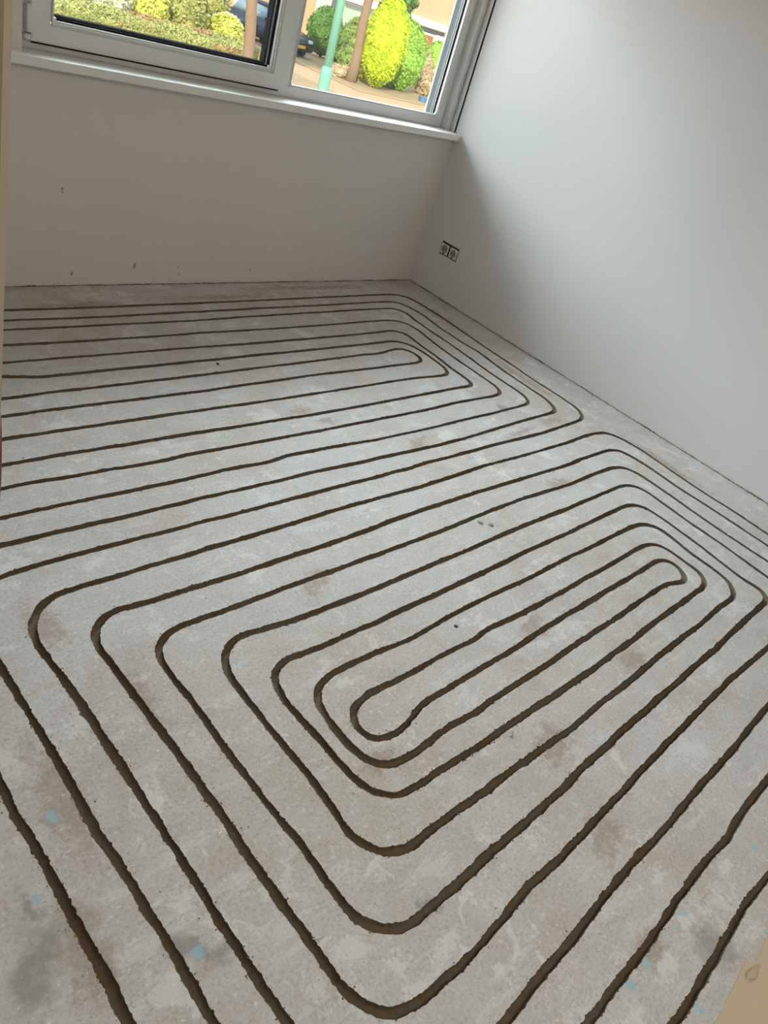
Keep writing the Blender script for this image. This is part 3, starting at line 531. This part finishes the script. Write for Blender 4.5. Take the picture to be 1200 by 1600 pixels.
pp = [(-3.640, -2.345, .0), (-3.612, -2.357, .20), (-3.592, -2.366, .42), (-3.5775, -2.372, .662), (-3.5695, -2.375, .76), (-3.5675, -2.375, .839), (-3.5690, -2.375, .901), (-3.573, -2.374, .979), (-3.590, -2.368, 1.115), (-3.615, -2.356, 1.25), (-3.66, -2.33, 1.33), (-3.75, -2.29, 1.35), (-3.83, -2.25, 1.27), (-3.87, -2.23, 1.0), (-3.88, -2.22, .5), (-3.88, -2.22, .0)]
def spline(p, sub=6):
    P = [Vector(x) for x in p]; out = []
    for i in range(len(P)-1):
        a, b, c, d = P[max(i-1, 0)], P[i], P[i+1], P[min(i+2, len(P)-1)]
        for s in range(sub):
            t = s/sub; out.append(.5*((2*b)+(c-a)*t+(2*a-5*b+4*c-d)*t*t+(3*b-a-3*c+d)*t**3))
    return out+[P[-1]]
pipe = obj('heating_pipe', tube(spline(pp), .0065, 14), M_red, smooth=True)
tag(pipe, 'dark red plastic pipe bent in an arch, just showing at the left edge', 'pipe')

# ------------------------------------------------------------------ outside: ground
GZ = -2.0
def paving():
    t = NT('orange_brick_paving'); br = t.n.new('ShaderNodeTexBrick'); t.L(t.mapping(t.coord(), rot=(0, 0, .785)), br.inputs['Vector'])
    br.inputs['Scale'].default_value = 4; br.inputs['Color1'].default_value = (.62, .36, .22, 1); br.inputs['Color2'].default_value = (.50, .30, .20, 1)
    br.inputs['Mortar'].default_value = (.42, .32, .24, 1); br.inputs['Mortar Size'].default_value = .02
    c = t.mix(t.noise(.5, 3), br.outputs[0], (.60, .42, .27)); t.col(c); t.rough(.9); return t.m
gr = obj('ground', boxes([(-20, 90, .6, 90, GZ-.3, GZ)]), paving()); tag(gr, kind='structure')
soil = obj('planting_bed', boxes([(-8, 17.0, 17.5, 33, GZ, GZ+.05), (19.6, 30, 22.0, 30, GZ, GZ+.05)], bev=.02), simple('dry_brown_soil', (.42, .30, .18), .95, var=.4, scale=3)); tag(soil, kind='structure')

# foliage
def leaf_mat(name, dark, light, scale=1.5, red=None):
    t = NT(name); f = t.noise(scale, 3, .6); g = t.noise(scale*14, 2)
    c = t.mix(t.ramp(f, [(.35, 0.0), (.65, 1.0)]), dark, light)
    c = t.mix(t.ramp(g, [(.4, 0.0), (.7, .5)]), c, tuple(min(1, v*1.35) for v in light))
    if red: c = t.mix(t.ramp(t.noise(red[1], 2, .5), [(.50, 0.0), (.60, .9)]), c, red[0])
    t.col(c); t.rough(.6); t.b.inputs['Specular IOR Level'].default_value = .25
    return t.m
def leaves(bm, pts, nrm, size):
    for p, n in zip(pts, nrm):
        d = (Vector(n)*.7+Vector(rng.normal(size=3))*.5).normalized(); a = d.orthogonal().normalized(); a.rotate(Matrix.Rotation(rng.random()*6.28, 3, d)); b = d.cross(a)
        s = size*(.6+.8*rng.random()); p = Vector(p)
        bm.faces.new([bm.verts.new(p+q) for q in (a*s, b*s*.55, -a*s, -b*s*.55)])
def ellip(bm, c, r, n, size, profile=None, jag=.12):
    u = rng.normal(size=(n, 3)); u /= np.linalg.norm(u, axis=1)[:, None]
    pts = []; k = random.random()*50
    for d in u:
        f = (1+jag*noise.noise(Vector(d)*2.3+Vector((k, 0, 0)))*2)*(1-.14*rng.random())
        w = profile(d[2]) if profile else 1.0
        pts.append((c[0]+d[0]*r[0]*f*w, c[1]+d[1]*r[1]*f*w, c[2]+d[2]*r[2]*(1-.05*rng.random())))
    leaves(bm, pts, u, size)
    s = bmesh.ops.create_icosphere(bm, subdivisions=3, radius=1)
    for v in s['verts']:
        d = v.co.copy(); w = profile(d.z) if profile else 1.0; f = (1+jag*noise.noise(d*2.3+Vector((k, 0, 0)))*2)*.86
        v.co = Vector((c[0]+d.x*r[0]*f*w, c[1]+d.y*r[1]*f*w, c[2]+d.z*r[2]*.92))
M_bark = simple('pale_brown_bark', (.27, .18, .12), .9, var=.3, scale=6, bump=.5)
def bush(name, blobs, mat, label, cat='bush', group=None, profile=None, stem=True):
    x, y = blobs[0][0][0], blobs[0][0][1]
    e = empty(name, (x, y, GZ)); bm = bmesh.new()
    for c, r, n, s in blobs: ellip(bm, c, r, n, s, profile)
    obj('foliage', bm, mat, e)
    if stem: obj('stem', tube([(x, y, GZ), (x+.02, y, blobs[0][0][2])], [.07, .04], 8), M_bark, e)
    tag(e, label, cat, group); return e
yel = leaf_mat('yellow_green_leaves', (.36, .48, .02), (.62, .72, .04), 2.5)
grn = leaf_mat('bright_green_leaves', (.18, .36, .05), (.38, .58, .10), 3)
dgr = leaf_mat('dark_green_leaves', (.06, .14, .03), (.16, .30, .07), 2)
olv = leaf_mat('olive_leaves', (.22, .26, .08), (.46, .44, .16), 2.2)
mgr = leaf_mat('mid_green_leaves', (.13, .20, .05), (.33, .42, .12), 2.2)
lim = leaf_mat('lime_shrub_leaves', (.40, .44, .08), (.66, .64, .16), 1.6)
brn = leaf_mat('brown_dry_leaves', (.34, .24, .15), (.60, .48, .32), 3)
whi = leaf_mat('white_blossom', (.50, .52, .30), (.86, .84, .62), 3)
hdg = leaf_mat('hedge_leaves', (.30, .33, .12), (.44, .44, .17), 1.4, ((.46, .29, .17), .55))
egg = lambda z: 1.0 - .12*max(0, z)**2 - .15*max(0, -z)**1.5 + (-.04 if z > .6 else 0)
bush('conifer_shrub', [((21.88, 23.6, GZ+1.80), (1.02, 1.0, 1.72), 5200, .055)], yel, 'bright yellow-green egg-shaped conifer in front of the green bush', 'shrub', profile=egg)
bush('round_bush', [((24.1, 24.6, GZ+1.42), (1.10, 1.05, 1.42), 4200, .06), ((23.7, 25.0, GZ+2.35), (.8, .8, .75), 1800, .06)], grn, 'large bright green bush right behind the yellow conifer')
bush('dark_bush', [((23.9, 29.9, GZ+1.15), (.88, .9, 1.05), 2600, .06), ((24.6, 29.4, GZ+.8), (.7, .7, .8), 1200, .06)], dgr, 'dark green rounded bush left of the green lamp post', stem=True)
bush('loose_shrub', [((23.1, 26.6, GZ+.95), (.75, .8, .95), 1500, .07), ((22.3, 26.0, GZ+.6), (.6, .6, .6), 800, .07), ((24.0, 27.6, GZ+1.35), (.8, .8, .9), 1400, .07)], mgr, 'olive green shrub between the lamp post and the brown tree trunk')
bush('leafy_shrub', [((22.15, 24.9, GZ+.75), (.45, .5, .75), 900, .06), ((22.7, 25.6, GZ+1.3), (.35, .4, .4), 500, .06)], lim, 'yellowish shrub close beside the brown tree trunk, left of it')
bush('dry_shrub', [((20.7, 24.6, GZ+.22), (.6, .5, .28), 500, .06), ((21.6, 25.1, GZ+.22), (.4, .4, .25), 300, .06)], brn, 'low dry brown shrub at the foot of the bushes by the paving')
bush('brown_shrub', [((26.6, 24.9, GZ+.55), (.75, .7, .7), 1300, .07), ((29.2, 28.2, GZ+.75), (.7, .7, .95), 1100, .07), ((25.9, 23.4, GZ+.35), (.5, .4, .4), 500, .06)], brn, 'brownish loose shrub right of the green bush, before the front door')
bush('clipped_bush', [((33.2, 30.9, GZ+1.0), (.95, .95, 1.15), 1800, .06)], grn, 'smooth light green clipped bush at the far right of the window')
# clipped hedge on the left
bm = bmesh.new(); pts = []; nr = []
hx0, hx1, hy0, hy1, hz = -2.0, 13.9, 20.2, 22.4, -1.28
for k in range(30000):
    if k % 2: x, y, z, n = hx0+(hx1-hx0)*rng.random(), hy0+(hy1-hy0)*rng.random(), hz, (0, 0, 1)
    else: x, y, z, n = hx0+(hx1-hx0)*rng.random(), hy0, GZ+(hz-GZ)*rng.random(), (0, -1, .2)
    b = .12*noise.noise(Vector((x*.9, y*.9, z*2))); pts.append((x, y+b, z+b+.05*rng.random())); nr.append(n)
leaves(bm, pts, nr, .052); box(bm, hx0, hx1, hy0+.1, hy1, GZ, hz-.08)
tag(obj('clipped_hedge', bm, hdg), 'long low clipped hedge with green and reddish leaves behind the left pane', 'hedge')
sh = [(9.6, 23.6, .9, 1.25, whi, 'white-flowering shrub behind the hedge at the left pane', 'flowering_shrub'),
      (11.3, 24.0, .8, 1.05, lim, 'yellow-green shrub behind the hedge, right of the white blossom', 'garden_shrub'),
      (13.0, 24.4, .85, 1.3, olv, 'olive shrub behind the hedge in the middle of the left pane', 'garden_shrub'),
      (14.7, 24.4, .75, .8, lim, 'low lime-coloured shrub near the hedge end, left of the pale trunk', 'garden_shrub'),
      (7.6, 24.4, 1.0, 1.2, olv, 'olive shrub behind the hedge near the left end of the pane', 'garden_shrub'),
      (16.4, 26.9, .7, .7, whi, 'small whitish shrub beside the pale tree trunk', 'flowering_shrub'),
      (12.3, 28.2, 1.4, 1.7, brn, 'tall russet shrub rising behind the shrubs at top of left pane', 'garden_shrub'),
      (15.3, 29.2, 1.3, 1.6, lim, 'tall yellow-green shrub at top of the left pane', 'garden_shrub'),
      (9.2, 28.0, 1.4, 1.7, lim, 'tall lime shrub behind the white-flowering one', 'garden_shrub'),
      (18.2, 31.0, .9, 1.2, olv, 'small olive shrub by the pavement behind the pale trunk', 'garden_shrub')]
for x, y, r, h, m, lab, nm in sh:
    bush(nm, [((x, y, GZ+h*.72), (r, r*.9, h*.8), 1700, .075)], m, lab, 'shrub', 'shrubs behind the hedge')
# trees
def tree(x, y, r, top, label, mat, crown, lean=(0, 0)):
    e = empty('tree', (x, y, GZ)); h = top-GZ
    pts = [(x+lean[0]*k/8+.06*math.sin(k*1.3), y+lean[1]*k/8, GZ+h*k/8) for k in range(9)]
    obj('trunk', tube(pts, [r*(1.25 if k == 0 else 1.0-.035*k) for k in range(9)], 16), M_bark, e, smooth=True)
    tx, ty, tz = pts[-1]
    for k in range(4):
        a = k*1.7+.4; q = [(tx, ty, tz-.5), (tx+.5*math.cos(a), ty+.5*math.sin(a), tz+.4), (tx+1.2*math.cos(a), ty+1.2*math.sin(a), tz+1.3)]
        obj('branch', tube(q, [r*.5, r*.35, r*.15], 8), M_bark, e, smooth=True)
    bm = bmesh.new()
    for c, rr, n in crown: ellip(bm, c, rr, n, .11, jag=.3)
    obj('foliage', bm, mat, e); tag(e, label, 'tree', None); return e
tree(12.33, 19.5, .185, 3.4, 'pale-barked tree trunk standing before the hedge, seen through the left pane', olv, [((12.1, 19.4, 5.2), (2.0, 2.0, 1.6), 2600)], (-.3, 0))
tree(20.75, 23.9, .21, 3.6, 'brown tree trunk between lamp post and yellow conifer', grn, [((20.9, 24.2, 5.4), (2.2, 2.2, 1.6), 2600)], (.15, .1))
e = tree(30.2, 31.5, .12, 1.6, 'dark needle tree behind the green bush, before the house', dgr, [((29.3, 31.2, 1.3), (.95, .9, 1.1), 1500), ((30.5, 31.2, -.1), (.8, .8, .8), 900)])

# lamp post
M_post = simple('turquoise_lacquered_steel', (.17, .42, .34), .45)
e = empty('lamp_post', (8.33, 11.0, GZ))
obj('post_base', tube([(8.33, 11, GZ), (8.33, 11, -.30), (8.33, 11, -.20), (8.33, 11, -.13)], [.125, .125, .118, .09], 24), M_post, e, smooth=True)
obj('pole', tube([(8.33, 11, -.14), (8.31, 11, 2.2), (8.31, 11, 3.6)], [.09, .078, .05], 24), M_post, e, smooth=True)
obj('lamp_head', tube([(8.31, 11, 3.6), (8.31, 11, 3.68), (8.31, 11, 3.9), (8.31, 11, 4.05)], [.06, .2, .24, .08], 24), M_upvc, e, smooth=True)
tag(e, 'turquoise street lamp post with thicker base, seen through the right pane', 'lamp post')

# car
def car():
    e = empty('car', (20.55, 29.6, GZ))
    Mb = simple('dark_blue_car_paint', (.035, .05, .09), .2, .3); Mg = simple('car_window_glass', (.25, .36, .46), .08, spec=.8)
    Mt = simple('black_tyre', (.02, .02, .02), .8); Mp = simple('yellow_number_plate', (.85, .55, .05), .5); Ml = simple('headlamp_glass', (.75, .78, .8), .1)
    Lc, W = 4.0, .85
    prof = [(-2.0, .35), (-2.02, .75), (-1.90, 1.05), (-1.55, 1.48), (-.9, 1.60), (.1, 1.56), (.95, 1.02), (1.75, .88), (1.98, .70), (2.0, .30), (1.6, .25), (-1.6, .25)]
    body = [(-2.0, .35), (-2.02, .75), (-1.96, .98), (-.9, 1.02), (.1, 1.02), (.95, 1.0), (1.75, .86), (1.98, .70), (2.0, .32), (1.6, .24), (-1.6, .24)]
    def ext(pr, w, inset=0, bev=.05):
        bm = bmesh.new(); A = [bm.verts.new((x, -w+(inset if z > 1.2 else 0), z)) for x, z in pr]; B = [bm.verts.new((x, w-(inset if z > 1.2 else 0), z)) for x, z in pr]
        bm.faces.new(A); bm.faces.new(B[::-1]); n = len(pr)
        for k in range(n): bm.faces.new((A[k], B[k], B[(k+1) % n], A[(k+1) % n]))
        bmesh.ops.recalc_face_normals(bm, faces=bm.faces); bmesh.ops.bevel(bm, geom=bm.edges[:], offset=bev, segments=3, affect='EDGES'); return bm
    T = Matrix.Translation((20.55, 29.6, GZ)) @ Matrix.Rotation(math.radians(-82), 4, 'Z')
    def put(name, bm, m, sm=True): 
        bmesh.ops.transform(bm, matrix=T, verts=bm.verts); return obj(name, bm, m, e, smooth=sm)
    put('body', ext(body, W), Mb); put('greenhouse', ext([(-1.93, .95), (-1.55, 1.46), (-.9, 1.54), (.1, 1.50), (.97, .97)], W-.05, .14, .04), Mg)
    put('roof', ext([(-1.5, 1.50), (-.9, 1.61), (.1, 1.565), (.22, 1.49), (-.9, 1.52)], W-.16, 0, .02), Mb)
    for sx in (-1.25, 1.25):
        for sy in (-1, 1): put('wheel', tube([(sx, sy*(W-.12), .31), (sx, sy*(W+.02), .31)], .31, 24), Mt)
    put('number_plate', boxes([(1.99, 2.03, -.26, .26, .42, .54)]), Mp, False)
    for sy in (-1, 1): put('headlamp', boxes([(1.86, 1.99, sy*.62-.14, sy*.62+.14, .64, .78)], bev=.04), Ml); put('mirror', boxes([(.55, .72, sy*.98-.1, sy*.98+.1, .98, 1.12)], bev=.04), Mb)
    tag(e, 'dark blue car parked on the paving before the opposite house', 'car')
car()
# blue tub
tb = obj('plant_tub', tube([(24.1, 22.7, GZ), (24.1, 22.7, GZ+.04), (24.1, 22.7, GZ+.25)], [.16, .17, .2], 20), simple('blue_plastic', (.10, .22, .45), .5)); tag(tb, 'small blue tub on the ground right below the green bush', 'tub')

# opposite house
def brick():
    t = NT('orange_brick'); br = t.n.new('ShaderNodeTexBrick'); t.L(t.mapping(t.coord(), rot=(PI/2, 0, 0)), br.inputs['Vector'])
    br.inputs['Scale'].default_value = 5; br.inputs['Color1'].default_value = (.60, .37, .21, 1); br.inputs['Color2'].default_value = (.52, .33, .20, 1); br.inputs['Mortar'].default_value = (.55, .46, .36, 1); br.inputs['Mortar Size'].default_value = .015
    t.col(t.mix(t.ramp(t.noise(.7, 2), [(.4, 0.0), (.7, .5)]), br.outputs[0], (.66, .46, .30))); t.rough(.9); return t.m
M_brick = brick(); M_white = simple('white_wood_paint', (.80, .80, .76), .5); M_pale = simple('pale_green_curtained_glass', (.50, .60, .50), .15, var=.35, scale=1.2)
M_cur = simple('pale_green_curtain', (.56, .68, .54), .8); M_dg = simple('dark_grey_panel', (.13, .15, .14), .6, var=.2); M_rd = simple('red_brown_door_wood', (.40, .14, .06), .5, var=.2); M_dgl = simple('dark_window_glass', (.14, .17, .15), .1, var=.4, scale=1)
F = 38.0
hs = empty('house', (33, F, GZ))
obj('wall', boxes([(20, 50, F, F+7, GZ, 6.0)]), M_brick, hs)
for x in (29.60, 29.88): obj('post', boxes([(x-.05, x+.05, F-.35, F-.05, GZ, 6.0)], bev=.01), M_white, hs)
def hwin(x0, x1, z0, z1, m, fr=.07):
    f = obj('window', ring(x0, x1, z0, z1, fr, F-.06, F+.02, 0), M_white, hs); obj('pane', boxes([(x0+fr*.5, x1-fr*.5, F-.03, F-.01, z0+fr*.5, z1-fr*.5)]), m, f)
hwin(29.98, 30.68, -1.7, 2.6, M_pale); hwin(31.45, 34.2, -1.9, .36, M_pale)
obj('curtain', boxes([(33.1, 34.1, F-.045, F-.031, -1.85, .3)]), M_cur, hs)
obj('panel', boxes([(30.70, 31.40, F-.05, F, GZ, 2.6)]), M_dg, hs)
obj('canopy', boxes([(31.40, 43.0, F-.5, F, .40, .80)], bev=.02), M_white, hs)
hwin(34.6, 38.3, -1.2, .38, M_dgl); hwin(38.35, 40.9, .02, .40, M_dgl, .05)
dr = obj('door', boxes([(38.75, 39.90, F-.06, F, GZ, -.02)], bev=.01), M_rd, hs); obj('door_frame', ring(38.65, 40.0, GZ, .03, .08, F-.08, F-.01, 0), M_white, dr)
obj('door', boxes([(40.05, 41.4, F-.1, F, GZ, .12)], bev=.01), M_white, hs)
obj('door_pane', boxes([(40.5, 40.85, F-.12, F-.09, -1.5, -.2)], bev=.01), M_pale, hs)
obj('garage_door', boxes([(24.1, 25.15, F-.1, F, GZ, .3)], bev=.01), M_white, hs)
hwin(31.6, 34.6, 1.6, 3.4, M_dgl); hwin(36.5, 39.5, 2.6, 4.2, M_dgl)
obj('roof', prism([(19.6, F-.5, 6.0), (19.6, F+3.6, 8.6), (19.6, F+7.6, 6.0)], (31, 0, 0)), simple('grey_roof_tiles', (.20, .16, .14), .9, var=.3, scale=3), hs)
tag(hs, 'orange brick house with white canopy and doors across the street', 'house')
